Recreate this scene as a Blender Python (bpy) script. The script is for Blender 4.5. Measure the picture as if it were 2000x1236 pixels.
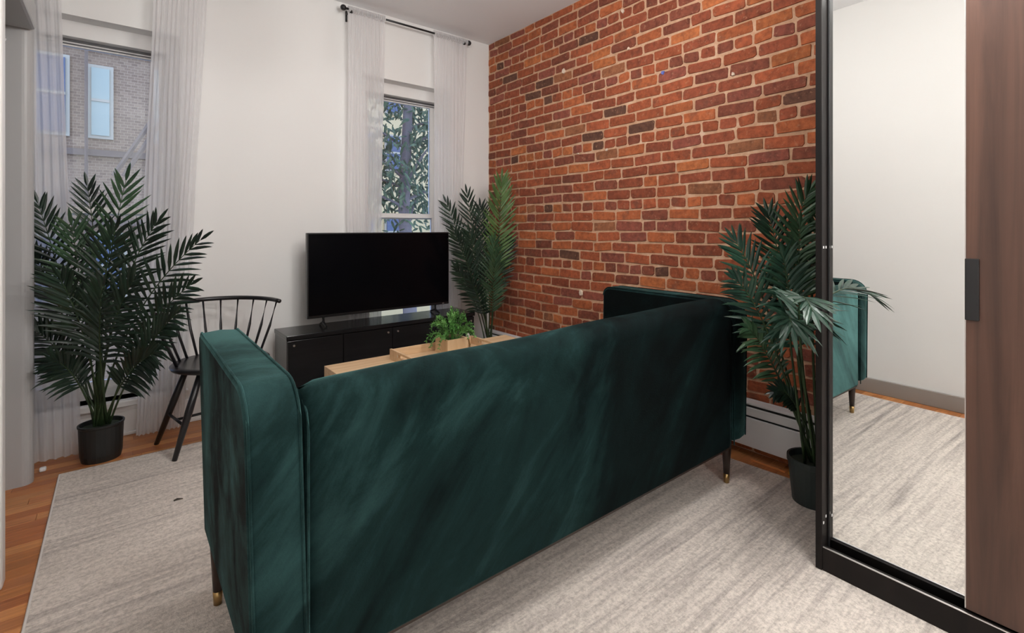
import bpy, bmesh, math, random
from mathutils import Vector, Matrix
random.seed(7)
PI = math.pi
S = bpy.context.scene
C = S.collection
for o in list(bpy.data.objects): bpy.data.objects.remove(o)

# ------------------------------------------------------------ camera, world, light, exposure
FPX, PX, HZ, CH = 958.0, 1000.0, 446.0, 1.15      # focal length (px of a 2000 px frame), centre, horizon row, eye height
YAW = math.atan2(772, 958)
CAM = Vector((-2.55, -3.49, CH))
cd = bpy.data.cameras.new('camera'); co = bpy.data.objects.new('camera', cd); C.objects.link(co)
cd.sensor_width = 36; cd.lens = FPX / 2000 * 36; cd.shift_y = -(618 - HZ) / 2000; cd.clip_start = 0.02
co.location = CAM; co.rotation_euler = (PI / 2, 0, -YAW); S.camera = co

W = bpy.data.worlds.new('sky'); S.world = W; W.use_nodes = True
bg = W.node_tree.nodes['Background']; bg.inputs[0].default_value = (0.36, 0.50, 1.0, 1); bg.inputs[1].default_value = 3.6
S.view_settings.view_transform = 'Standard'; S.view_settings.look = 'None'
S.view_settings.exposure = 0.0; S.view_settings.gamma = 1.0; S.view_settings.use_curve_mapping = False
FILL_GLOBES = [(-1.05, -3.15, 2.28, 58), (-1.85, -4.65, 2.15, 68), (-1.45, -1.75, 2.33, 31)]        # x, y, z, emission of the unseen globe lights added as fill (built below)
FILL_COL = (1.0, 0.975, 0.945)

def px3(u, v, F):                                  # point seen at pixel (u, v) at depth F
    R = (u - PX) / FPX * F; Z = -(v - HZ) / FPX * F
    return Vector((CAM.x + R * math.cos(YAW) + F * math.sin(YAW), CAM.y - R * math.sin(YAW) + F * math.cos(YAW), CH + Z))
def proj(p):
    d = Vector(p) - CAM
    F = d.x * math.sin(YAW) + d.y * math.cos(YAW); R = d.x * math.cos(YAW) - d.y * math.sin(YAW)
    return PX + FPX * R / F, HZ - FPX * d.z / F, F

# ------------------------------------------------------------ materials
M = {}
def mat(name, col, rough=0.6, metal=0.0, spec=0.5, **kw):
    m = bpy.data.materials.new(name); m.use_nodes = True
    b = m.node_tree.nodes['Principled BSDF']
    b.inputs['Base Color'].default_value = (*col, 1); b.inputs['Roughness'].default_value = rough
    b.inputs['Metallic'].default_value = metal; b.inputs['Specular IOR Level'].default_value = spec
    for k, v in kw.items(): b.inputs[k].default_value = v
    M[name] = m
    return m, m.node_tree, b
def N(nt, kind, **kw):
    n = nt.nodes.new(kind)
    for k, v in kw.items():
        if k.startswith('i_'): n.inputs[int(k[2:])].default_value = v
        else: setattr(n, k, v)
    return n
def coords(nt, scale=(1, 1, 1), rot=(0, 0, 0), out='Object'):
    tc = N(nt, 'ShaderNodeTexCoord'); mp = N(nt, 'ShaderNodeMapping')
    mp.inputs['Scale'].default_value = scale; mp.inputs['Rotation'].default_value = rot
    nt.links.new(tc.outputs[out], mp.inputs[0]); return mp.outputs[0]
def noise(nt, vec, scale, detail=4, rough=0.6, dist=0.0):
    n = N(nt, 'ShaderNodeTexNoise'); n.inputs['Scale'].default_value = scale; n.inputs['Detail'].default_value = detail
    n.inputs['Roughness'].default_value = rough; n.inputs['Distortion'].default_value = dist
    nt.links.new(vec, n.inputs['Vector']); return n
def ramp(nt, fac, stops):
    r = N(nt, 'ShaderNodeValToRGB'); e = r.color_ramp.elements
    while len(e) < len(stops): e.new(0.5)
    for i, (p, c) in enumerate(stops): e[i].position = p; e[i].color = (*c, 1)
    nt.links.new(fac, r.inputs[0]); return r.outputs[0]
def bump(nt, b, h, strength=0.3, dist=0.01):
    n = N(nt, 'ShaderNodeBump'); n.inputs['Strength'].default_value = strength; n.inputs['Distance'].default_value = dist
    nt.links.new(h, n.inputs['Height']); nt.links.new(n.outputs[0], b.inputs['Normal']); return n
def mix(nt, fac, a, c, mode='MIX'):
    n = N(nt, 'ShaderNodeMix', data_type='RGBA', blend_type=mode)
    for s, v in ((0, fac), (6, a), (7, c)):
        if hasattr(v, 'links'): nt.links.new(v, n.inputs[s])
        else: n.inputs[s].default_value = v if s == 0 else (*v, 1)
    return n.outputs[2]

m, nt, b = mat('wall_paint', (0.80, 0.795, 0.78), 0.55)
bump(nt, b, noise(nt, coords(nt), 60, 5).outputs[0], 0.06, 0.004)
m, nt, b = mat('ceiling_paint', (0.86, 0.86, 0.87), 0.8)
bump(nt, b, noise(nt, coords(nt), 40, 5).outputs[0], 0.05, 0.004)
mat('trim_white', (0.82, 0.81, 0.80), 0.35)
mat('trim_grey', (0.30, 0.27, 0.25), 0.5)
mat('jamb_paint', (0.44, 0.44, 0.44), 0.4)
mat('heater_white', (0.80, 0.80, 0.81), 0.35)
mat('black_gap', (0.012, 0.012, 0.012), 0.6)
mat('window_track', (0.10, 0.10, 0.105), 0.4)
mat('black_metal', (0.012, 0.012, 0.013), 0.35)
mat('black_paint', (0.012, 0.012, 0.014), 0.28)
mat('tv_plastic', (0.008, 0.008, 0.009), 0.3)
mat('tv_screen', (0.002, 0.002, 0.003), 0.25, spec=0.12)
mat('brass', (0.45, 0.30, 0.13), 0.35, 1.0)
mat('steel', (0.75, 0.74, 0.72), 0.3, 1.0)
mat('mirror', (0.93, 0.95, 0.94), 0.0, 1.0)
mat('white_plastic', (0.85, 0.85, 0.85), 0.4)
mat('pot_black', (0.016, 0.018, 0.018), 0.5)
mat('pot_green', (0.022, 0.034, 0.034), 0.5)
mat('orange_wood', (0.75, 0.30, 0.10), 0.6)
mat('yellow_plastic', (0.80, 0.52, 0.04), 0.5)
mat('paper', (0.8, 0.8, 0.8), 0.8)
mat('twig_dark', (0.05, 0.04, 0.03), 0.8)
m, nt, b = mat('lamp_glass', (1, 1, 1), 0.5); b.inputs['Emission Color'].default_value = (*FILL_COL, 1); b.inputs['Emission Strength'].default_value = 1
for k_ in range(3):
    m, nt, b = mat('lamp_glass_%d' % k_, (1, 1, 1), 0.5); b.inputs['Emission Color'].default_value = (*FILL_COL, 1); b.inputs['Emission Strength'].default_value = FILL_GLOBES[k_][3]  # glow of the unseen globes added as fill

# bricks: own colour per brick in a colour attribute, grain and specks on top
m, nt, b = mat('brick', (0.3, 0.1, 0.05), 0.85, spec=0.3)
at = N(nt, 'ShaderNodeAttribute', attribute_name='brick_colour')
cv = coords(nt, out='Generated'); geo = N(nt, 'ShaderNodeNewGeometry'); gp = geo.outputs['Position']
n1 = noise(nt, gp, 28, 6, 0.7); n2 = noise(nt, gp, 90, 4, 0.7); n3 = noise(nt, gp, 9, 3, 0.6)
c1 = mix(nt, 0.8, at.outputs['Color'], ramp(nt, n1.outputs[0], [(0.3, (0.45, 0.42, 0.42)), (0.55, (1, 1, 1)), (0.75, (1.35, 1.25, 1.15))]), 'MULTIPLY')
c1 = mix(nt, ramp(nt, n2.outputs[0], [(0.66, (0, 0, 0)), (0.76, (0.5, 0.5, 0.5))]), c1, (0.48, 0.25, 0.14))
c1 = mix(nt, ramp(nt, n3.outputs[0], [(0.57, (0, 0, 0)), (0.70, (0.5, 0.5, 0.5))]), c1, (0.11, 0.055, 0.038))
n5 = noise(nt, gp, 46, 5, 0.75)
c1 = mix(nt, ramp(nt, n5.outputs[0], [(0.58, (0, 0, 0)), (0.70, (0.7, 0.7, 0.7))]), c1, (0.47, 0.25, 0.15))
nt.links.new(c1, b.inputs['Base Color'])
bump(nt, b, n1.outputs[0], 0.7, 0.008)
m, nt, b = mat('mortar', (0.5, 0.27, 0.16), 0.9, spec=0.2)
geo = N(nt, 'ShaderNodeNewGeometry'); n1 = noise(nt, geo.outputs['Position'], 14, 6, 0.7); n2 = noise(nt, geo.outputs['Position'], 120, 3)
nt.links.new(ramp(nt, n1.outputs[0], [(0.3, (0.46, 0.26, 0.155)), (0.55, (0.60, 0.37, 0.24)), (0.72, (0.70, 0.51, 0.37))]), b.inputs['Base Color'])
bump(nt, b, n2.outputs[0], 0.5, 0.005)

# oak planks
m, nt, b = mat('oak_floor', (0.4, 0.17, 0.06), 0.32)
at = N(nt, 'ShaderNodeAttribute', attribute_name='plank_colour'); geo = N(nt, 'ShaderNodeNewGeometry')
mp = N(nt, 'ShaderNodeMapping'); mp.inputs['Scale'].default_value = (3, 60, 30); nt.links.new(geo.outputs['Position'], mp.inputs[0])
n1 = noise(nt, mp.outputs[0], 1.5, 5, 0.6, 0.6)
nt.links.new(mix(nt, 0.7, at.outputs['Color'], ramp(nt, n1.outputs[0], [(0.3, (0.62, 0.52, 0.45)), (0.6, (1.1, 1.08, 1.05))]), 'MULTIPLY'), b.inputs['Base Color'])
bump(nt, b, n1.outputs[0], 0.08, 0.002)

# rug: pale wool with grey streaks along x
m, nt, b = mat('rug_wool', (0.6, 0.55, 0.5), 0.95, spec=0.1)
g = N(nt, 'ShaderNodeNewGeometry').outputs['Position']
def sc(s):
    mp = N(nt, 'ShaderNodeMapping'); mp.inputs['Scale'].default_value = s; nt.links.new(g, mp.inputs[0]); return mp.outputs[0]
a1 = noise(nt, sc((1.6, 34, 1)), 1.0, 5, 0.65); a2 = noise(nt, sc((0.5, 3.2, 1)), 1.3, 3, 0.6); a3 = noise(nt, sc((1, 1, 1)), 75, 3, 0.8); a4 = noise(nt, sc((6, 40, 1)), 2.2, 4, 0.7)
st = N(nt, 'ShaderNodeMath', operation='MULTIPLY'); nt.links.new(ramp(nt, a1.outputs[0], [(0.42, (0, 0, 0)), (0.68, (1, 1, 1))]), st.inputs[0]); nt.links.new(ramp(nt, a2.outputs[0], [(0.36, (0.12, 0.12, 0.12)), (0.66, (1, 1, 1))]), st.inputs[1])
cc = mix(nt, st.outputs[0], (0.76, 0.69, 0.625), (0.31, 0.275, 0.26))
cc = mix(nt, ramp(nt, a4.outputs[0], [(0.52, (0, 0, 0)), (0.72, (0.45, 0.45, 0.45))]), cc, (0.33, 0.29, 0.27))
cc = mix(nt, 0.75, cc, ramp(nt, a3.outputs[0], [(0.32, (0.62, 0.61, 0.60)), (0.6, (1.08, 1.08, 1.08))]), 'MULTIPLY')
nt.links.new(cc, b.inputs['Base Color']); bump(nt, b, a3.outputs[0], 0.6, 0.008)
mat('rug_binding', (0.72, 0.68, 0.64), 0.9)

# velvet: pile leans sideways, brushed in patches; gradient and offset paint light and shade
def velvet(name, tilt, shade_grad=0.0, off=0.0):
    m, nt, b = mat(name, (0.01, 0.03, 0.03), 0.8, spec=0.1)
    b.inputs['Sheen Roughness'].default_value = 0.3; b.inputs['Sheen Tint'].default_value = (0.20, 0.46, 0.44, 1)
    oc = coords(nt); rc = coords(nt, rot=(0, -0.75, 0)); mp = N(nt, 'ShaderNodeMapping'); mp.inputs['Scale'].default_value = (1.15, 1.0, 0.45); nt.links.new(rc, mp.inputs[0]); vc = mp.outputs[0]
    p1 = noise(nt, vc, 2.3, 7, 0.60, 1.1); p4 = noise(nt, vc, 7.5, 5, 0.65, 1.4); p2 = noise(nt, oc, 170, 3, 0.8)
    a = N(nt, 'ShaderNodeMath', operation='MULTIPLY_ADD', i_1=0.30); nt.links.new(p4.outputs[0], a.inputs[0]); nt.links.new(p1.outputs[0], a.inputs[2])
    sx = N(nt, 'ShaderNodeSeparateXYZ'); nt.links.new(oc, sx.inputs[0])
    g = N(nt, 'ShaderNodeMath', operation='MULTIPLY_ADD', i_1=-shade_grad); nt.links.new(sx.outputs[0], g.inputs[0]); nt.links.new(a.outputs[0], g.inputs[2])  # shade painted in: colour darkens along x
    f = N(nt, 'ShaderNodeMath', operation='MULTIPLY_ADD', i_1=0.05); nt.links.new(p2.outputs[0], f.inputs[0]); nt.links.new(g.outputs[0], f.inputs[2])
    ff = N(nt, 'ShaderNodeMath', operation='ADD', i_1=off); nt.links.new(f.outputs[0], ff.inputs[0]); nap_shade = ff.outputs[0]
    nt.links.new(ramp(nt, nap_shade, [(0.54, (0.0007, 0.0024, 0.0027)), (0.68, (0.0020, 0.0076, 0.0080)), (0.82, (0.0068, 0.0225, 0.0225)), (0.96, (0.022, 0.060, 0.059))]), b.inputs['Base Color'])
    nt.links.new(ramp(nt, nap_shade, [(0.52, (0.02, 0.02, 0.02)), (0.90, (0.65, 0.65, 0.65))]), b.inputs['Sheen Weight'])
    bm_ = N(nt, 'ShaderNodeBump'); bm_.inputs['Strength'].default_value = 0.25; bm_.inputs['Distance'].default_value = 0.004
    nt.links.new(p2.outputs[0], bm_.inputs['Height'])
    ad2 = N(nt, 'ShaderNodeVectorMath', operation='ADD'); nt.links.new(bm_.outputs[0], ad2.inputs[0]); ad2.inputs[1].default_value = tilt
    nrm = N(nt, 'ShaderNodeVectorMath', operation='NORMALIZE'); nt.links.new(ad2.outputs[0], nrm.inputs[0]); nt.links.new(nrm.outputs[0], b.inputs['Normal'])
velvet('velvet_back', (-0.35, 0, -0.05), 0.14, 0.035)  # back gets darker towards its right end, painted as shade
velvet('velvet', (0, 0, 0), 0.06, 0.13)  # raised tone paints the light on the arm tops
velvet('velvet_side', (0, 0, 0), 0.04, -0.12)  # same velvet darkened, paints the shade on the arm sides

# woods
def wood(name, c0, c1, scale, rough=0.4, rot=(0, 0, 0), k=1.2, spec=0.5):
    m, nt, b = mat(name, c0, rough, spec=spec)
    n1 = noise(nt, coords(nt, scale, rot), k, 6, 0.62, 0.5)
    nt.links.new(ramp(nt, n1.outputs[0], [(0.32, c0), (0.68, c1)]), b.inputs['Base Color']); bump(nt, b, n1.outputs[0], 0.06, 0.002)
wood('walnut_door', (0.050, 0.025, 0.018), (0.125, 0.062, 0.042), (14, 14, 0.7), 0.38)
wood('wardrobe_dark', (0.006, 0.005, 0.005), (0.012, 0.009, 0.008), (14, 14, 0.8), 0.5, spec=0.2)
wood('pale_oak', (0.56, 0.36, 0.20), (0.72, 0.51, 0.31), (1.6, 26, 20), 0.5)
wood('box_oak', (0.60, 0.40, 0.22), (0.74, 0.54, 0.33), (20, 20, 2.0), 0.5)
wood('leg_walnut', (0.018, 0.010, 0.007), (0.040, 0.020, 0.013), (20, 20, 2), 0.35)
wood('stand_black', (0.009, 0.009, 0.010), (0.014, 0.014, 0.015), (2, 20, 20), 0.16, spec=0.3)
# plants
def leafmat(name, c0, c1, rough=0.38):
    m, nt, b = mat(name, c0, rough)
    n1 = noise(nt, coords(nt), 9, 3); nt.links.new(ramp(nt, n1.outputs[0], [(0.35, c0), (0.68, c1)]), b.inputs['Base Color'])
    b.inputs['Subsurface Weight'].default_value = 0.0
leafmat('palm_dark', (0.006, 0.016, 0.011), (0.018, 0.045, 0.024))
leafmat('palm_mid', (0.016, 0.045, 0.022), (0.045, 0.100, 0.045))
leafmat('palm_light', (0.05, 0.10, 0.028), (0.11, 0.19, 0.06))
leafmat('palm_teal', (0.010, 0.032, 0.022), (0.028, 0.075, 0.046))
leafmat('palm_stem', (0.015, 0.035, 0.012), (0.045, 0.085, 0.03), 0.5)
leafmat('herb', (0.05, 0.19, 0.03), (0.16, 0.36, 0.09), 0.6)
leafmat('tree_leaf', (0.035, 0.055, 0.018), (0.13, 0.16, 0.055), 0.7)
leafmat('soil_moss', (0.01, 0.018, 0.010), (0.03, 0.045, 0.02), 0.9)
mat('bark', (0.20, 0.15, 0.11), 0.9)
mat('facade_beige', (0.72, 0.50, 0.21), 0.9); mat('facade_trim', (0.50, 0.40, 0.24), 0.8)
m, nt, b = mat('facade_brick', (0.30, 0.23, 0.19), 0.9)
br = N(nt, 'ShaderNodeTexBrick'); br.inputs['Color1'].default_value = (0.34, 0.21, 0.105, 1); br.inputs['Color2'].default_value = (0.24, 0.14, 0.07, 1); br.inputs['Mortar'].default_value = (0.42, 0.28, 0.15, 1); br.inputs['Scale'].default_value = 4.6
nt.links.new(coords(nt, rot=(PI / 2, 0, 0)), br.inputs[0]); nt.links.new(br.outputs[0], b.inputs['Base Color'])
mat('far_glass', (0.42, 0.42, 0.27), 0.6); mat('far_glass_dark', (0.10, 0.11, 0.13), 0.4); mat('fire_escape', (0.19, 0.12, 0.065), 0.7)
mat('street', (0.2, 0.2, 0.2), 0.9)
m = bpy.data.materials.new('window_glass'); m.use_nodes = True; nt = m.node_tree; nt.nodes.clear(); M['window_glass'] = m
o_ = N(nt, 'ShaderNodeOutputMaterial'); mx = N(nt, 'ShaderNodeMixShader'); tr = N(nt, 'ShaderNodeBsdfTransparent'); gl = N(nt, 'ShaderNodeBsdfGlossy')
gl.inputs['Roughness'].default_value = 0.02; tr.inputs[0].default_value = (0.93, 0.96, 0.95, 1)
fr = N(nt, 'ShaderNodeFresnel'); fr.inputs[0].default_value = 1.5
nt.links.new(fr.outputs[0], mx.inputs[0]); nt.links.new(tr.outputs[0], mx.inputs[1]); nt.links.new(gl.outputs[0], mx.inputs[2]); nt.links.new(mx.outputs[0], o_.inputs[0])
m = bpy.data.materials.new('sheer'); m.use_nodes = True; nt = m.node_tree; nt.nodes.clear(); M['sheer'] = m
o_ = N(nt, 'ShaderNodeOutputMaterial'); m1 = N(nt, 'ShaderNodeMixShader', i_0=0.27); m2 = N(nt, 'ShaderNodeMixShader', i_0=0.5)
df = N(nt, 'ShaderNodeBsdfDiffuse'); tl = N(nt, 'ShaderNodeBsdfTranslucent'); tr = N(nt, 'ShaderNodeBsdfTransparent')
df.inputs[0].default_value = (0.92, 0.91, 0.91, 1); tl.inputs[0].default_value = (0.94, 0.93, 0.95, 1)
nt.links.new(df.outputs[0], m2.inputs[1]); nt.links.new(tl.outputs[0], m2.inputs[2]); nt.links.new(m2.outputs[0], m1.inputs[1]); nt.links.new(tr.outputs[0], m1.inputs[2]); nt.links.new(m1.outputs[0], o_.inputs[0])

# ------------------------------------------------------------ builders
def thing(name, label, cat, loc=(0, 0, 0), rz=0, group=None):
    o = bpy.data.objects.new(name, None); C.objects.link(o); o.location = loc; o.rotation_euler = (0, 0, rz)
    o.empty_display_size = 0.05
    tag(o, label, cat, group); return o
def tag(o, label, cat, group=None):
    o['label'] = label; o['category'] = cat
    if group: o['group'] = group
    return o
def struct(o, label=None):
    o['kind'] = 'structure'
    if label: o['label'] = label
    return o
OFF = {}
def obj(name, bm, mt, parent=None, off=None, smooth=False):
    """one mesh object; off = world point that the parent sits at when the shape is given in world coordinates"""
    if off is not None: bmesh.ops.translate(bm, verts=bm.verts, vec=-Vector(off))
    me = bpy.data.meshes.new(name); bm.normal_update(); bm.to_mesh(me); bm.free()
    if smooth:
        for p in me.polygons: p.use_smooth = True
    me.materials.append(M[mt]); o = bpy.data.objects.new(name, me); C.objects.link(o)
    if parent: o.parent = parent
    return o
def B(): return bmesh.new()
def box(bm, x0, x1, y0, y1, z0, z1, bev=0.0, seg=2):
    r = bmesh.ops.create_cube(bm, size=1); vs = r['verts']
    bmesh.ops.scale(bm, vec=(abs(x1 - x0), abs(y1 - y0), abs(z1 - z0)), verts=vs)
    bmesh.ops.translate(bm, vec=((x0 + x1) / 2, (y0 + y1) / 2, (z0 + z1) / 2), verts=vs)
    if bev:
        es = list({e for v in vs for e in v.link_edges})
        bmesh.ops.bevel(bm, geom=es, offset=bev, segments=seg, profile=0.5, affect='EDGES')
    return bm
def bx(*a, **k): return box(B(), *a, **k)
def tube(bm, pts, r, seg=8, cap=True):
    pts = [Vector(p) for p in pts]; n = len(pts); rs = r if isinstance(r, (list, tuple)) else [r] * n
    ref = Vector((0, 0, 1)); rings = []
    for i, p in enumerate(pts):
        t = (pts[min(i + 1, n - 1)] - pts[max(i - 1, 0)]).normalized()
        rf = ref if abs(t.dot(ref)) < 0.95 else Vector((1, 0, 0))
        u = t.cross(rf).normalized(); w = u.cross(t)
        rings.append([bm.verts.new(p + rs[i] * (math.cos(a) * u + math.sin(a) * w)) for a in [2 * PI * k / seg for k in range(seg)]])
    for a, c in zip(rings, rings[1:]):
        for k in range(seg): bm.faces.new((a[k], a[(k + 1) % seg], c[(k + 1) % seg], c[k]))
    if cap: bm.faces.new(rings[0][::-1]); bm.faces.new(rings[-1])
    return bm
def lathe(bm, prof, c=(0, 0, 0), seg=24, sx=1, sy=1):
    rings = []
    for r, z in prof:
        rings.append([bm.verts.new((c[0] + sx * r * math.cos(2 * PI * k / seg), c[1] + sy * r * math.sin(2 * PI * k / seg), c[2] + z)) for k in range(seg)])
    for a, d in zip(rings, rings[1:]):
        for k in range(seg): bm.faces.new((a[k], a[(k + 1) % seg], d[(k + 1) % seg], d[k]))
    bm.faces.new(rings[0][::-1]); bm.faces.new(rings[-1])
    return bm
def bez(p0, p1, p2, n):
    return [(1 - t) ** 2 * Vector(p0) + 2 * t * (1 - t) * Vector(p1) + t * t * Vector(p2) for t in [i / n for i in range(n + 1)]]

# ------------------------------------------------------------ room shell
XL, YN, H = -2.845, -5.3, 2.763
XA = -3.45                                            # the window alcove reaches further left than the left wall
fl = struct(obj('floor', bx(XA - .1, 0.2, YN, 0.12, -0.12, -0.012), 'black_gap'))
fl['label'] = 'orange oak strip floor around the pale rug'
OAK = [(0.55, 0.22, 0.07), (0.50, 0.19, 0.056), (0.62, 0.27, 0.095), (0.45, 0.155, 0.05), (0.58, 0.25, 0.085), (0.53, 0.21, 0.075)]
def colour_attr(me, name, col):
    a = me.color_attributes.new(name, 'FLOAT_COLOR', 'CORNER')
    for d in a.data: d.color = (*col, 1)
PW = 0.0575
def plank(x0, x1, y0, y1):
    cx, cy = (x0 + x1) / 2, (y0 + y1) / 2; bm = B()
    hx, hy = (x1 - x0) / 2 - .0006, (y1 - y0) / 2 - .0005
    lo = [bm.verts.new((sx * hx, sy * hy, -.012)) for sx, sy in ((-1, -1), (1, -1), (1, 1), (-1, 1))]
    mi = [bm.verts.new((sx * hx, sy * hy, -.0008)) for sx, sy in ((-1, -1), (1, -1), (1, 1), (-1, 1))]
    tp = [bm.verts.new((sx * (hx - .001), sy * (hy - .001), 0)) for sx, sy in ((-1, -1), (1, -1), (1, 1), (-1, 1))]
    for q, w in ((lo, mi), (mi, tp)):
        for k in range(4): bm.faces.new((q[k], q[(k + 1) % 4], w[(k + 1) % 4], w[k]))
    bm.faces.new(tp)
    o = obj('plank', bm, 'oak_floor', fl); o.location = (cx, cy, 0)
    c = random.choice(OAK); f = random.uniform(.85, 1.12); colour_attr(o.data, 'plank_colour', [v * f for v in c])
y = 0.0; row = 0
hid = B()
while y > -4.6:
    y0, y1 = y - PW, y
    spans = []
    x = XA - random.uniform(0, .6)
    while x < 0.0:
        L = random.uniform(.45, 1.1); spans.append((max(x, XA), min(x + L, 0.0))); x += L
    for a, c in spans:
        if c - a < .02: continue
        vis = y1 > -.46 or (a < -2.74) or (c > -.25 and y1 > -2.95 and y0 < -2.0)
        if vis and (y1 > -3.6): plank(a, c, y0, y1)
        else: box(hid, a + .0006, c - .0006, y0 + .0005, y1 - .0005, -.012, 0)
    y -= PW
o = obj('plank_field', hid, 'oak_floor', fl); o['kind'] = 'stuff'; colour_attr(o.data, 'plank_colour', OAK[0])

struct(obj('ceiling', bx(XA - .1, 0.2, YN, 0.3, H, H + .1), 'ceiling_paint'), 'plain grey-white flat ceiling')
# far wall with two window openings
W1 = (-2.98, -2.26); W2 = (-1.13, -0.40); WZ0, WZ1 = 0.20, 2.282; WT = 0.30
bm = B()
xs = [XA, W1[0], W1[1], W2[0], W2[1], 0.0]
for i in range(5):
    if i in (1, 3):
        box(bm, xs[i], xs[i + 1], 0, WT, 0, WZ0); box(bm, xs[i], xs[i + 1], 0, WT, WZ1, H)
    else: box(bm, xs[i], xs[i + 1], 0, WT, 0, H)
bmesh.ops.remove_doubles(bm, verts=bm.verts, dist=1e-4)
struct(obj('wall_far', bm, 'wall_paint'), 'white painted wall with two tall windows')
bm = B()
box(bm, XL - .17, XL - .055, YN, -1.2, 0, H); box(bm, XL - .12, XL, -1.2, -.42, 2.08, H)
struct(obj('wall_left', bm, 'wall_paint'), 'white painted side wall seen in the mirror')
struct(obj('wall_alcove', bx(XA - .1, XA, YN, 0.0, 0, H), 'wall_paint'), 'white wall of the recess beyond the doorway')
struct(obj('wall_near', bx(XA, 0.2, YN - .1, YN, 0, H), 'wall_paint'), 'white wall behind the viewer')
# partition end with a rounded corner, header of the doorway, near jamb
bm = B(); prof = []
r = .035
pts = [(XA, -.42), (XL - r, -.42)] + [(XL - r + r * math.sin(a), -.42 + r - r * math.cos(a)) for a in [PI / 2 * k / 6 for k in range(1, 7)]] + [(XL, -.36), (XL - .02, -.33), (XA, -.33)]
vb = [bm.verts.new((x, y, 0)) for x, y in pts]; vt = [bm.verts.new((x, y, H)) for x, y in pts]
for k in range(len(pts)): bm.faces.new((vb[k], vb[(k + 1) % len(pts)], vt[(k + 1) % len(pts)], vt[k]))
bm.faces.new(vt); bm.faces.new(vb[::-1])
struct(obj('trim_1', bm, 'jamb_paint', smooth=False), 'grey painted rounded door post at the left edge')
bm = B(); box(bm, XL - .16, XL + .012, -1.2, -.42, 2.04, 2.16, .012)
struct(obj('trim_2', bm, 'jamb_paint'), 'grey painted head of the doorway at upper left')
bm = B(); box(bm, XL - .14, XL + .012, -1.262, -1.2, 0, 2.16, .008)
struct(obj('trim_3', bm, 'trim_white'), 'white door casing at the far left edge')
bm = B(); tube(bm, [(XL - .085, -.424, 1.98), (XL - .085, -.45, 1.965), (XL - .085, -.455, 1.985)], .004)
tag(obj('wall_hook', bm, 'white_plastic'), 'small white hook high on the grey door post', 'hook')

# baseboards
def baseboard(name, bm, mt, lab): struct(obj(name, bm, mt), lab)
bm = B()
for x0, x1 in ((XA, W1[0] + .12), (W1[0] + .12, W1[1] - .1), (W1[1] - .1, -0.001)):
    box(bm, x0, x1, -.016, 0, 0, .135, .004); box(bm, x0, x1, -.026, -.014, 0, .02, .004)
baseboard('baseboard_far', bm, 'trim_white', 'white baseboard along the window wall')
bm = B(); box(bm, XL - .055, XL - .039, YN, -1.262, 0, .10, .004)
baseboard('baseboard_left', bm, 'trim_grey', 'grey-brown baseboard reflected in the mirror')

# ------------------------------------------------------------ windows
def window(name, x0, x1, lab):
    root = bpy.data.objects.new(name, None); C.objects.link(root); root.location = ((x0 + x1) / 2, .15, WZ0); root['kind'] = 'structure'; root['label'] = lab
    of = root.location
    bm = B(); yF0, yF1 = .10, .24
    box(bm, x0, x0 + .05, yF0, yF1, WZ0, WZ1); box(bm, x1 - .05, x1, yF0, yF1, WZ0, WZ1)
    box(bm, x0 + .05, x1 - .05, yF0, yF1, WZ1 - .085, WZ1); box(bm, x0 + .05, x1 - .05, yF0, yF1, WZ0, WZ0 + .05)
    obj('frame', bm, 'trim_white', root, of)
    bm = B(); box(bm, x0 + .05, x1 - .05, .155, .165, WZ1 - .097, WZ1 - .0852); obj('track', bm, 'window_track', root, of)
    bm = B(); box(bm, x0 + .05, x1 - .05, .158, .1645, WZ1 - .113, WZ1 - .107); obj('track', bm, 'window_track', root, of)
    bm = B(); box(bm, x0 - .04, x1 + .04, -.045, .10, WZ0 - .035, WZ0, .006); obj('sill', bm, 'trim_white', root, of)
    bm = B(); box(bm, x0 - .02, x1 + .02, -.018, .0, .135, WZ0 - .035); obj('apron', bm, 'trim_white', root, of)
    zm = 1.225
    for nm, za, zb, yy in (('upper_sash', zm, WZ1 - .0855, .165), ('lower_sash', WZ0 + .05, zm + .045, .135)):
        bm = B(); w = .042
        box(bm, x0 + .05, x0 + .05 + w, yy, yy + .03, za, zb); box(bm, x1 - .05 - w, x1 - .05, yy, yy + .03, za, zb)
        box(bm, x0 + .05 + w, x1 - .05 - w, yy, yy + .03, zb - .035, zb); box(bm, x0 + .05 + w, x1 - .05 - w, yy, yy + .03, za, za + .035)
        s = obj(nm, bm, 'trim_white', root, of)
        obj('pane', bx(x0 + .05 + w, x1 - .05 - w, yy + .012, yy + .018, za + .035, zb - .035), 'window_glass', s, of)
    return root
window('window_1', *W1, 'tall sash window behind the large dark palm')
window('window_2', *W2, 'tall sash window above the television with a leafy tree outside')

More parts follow.
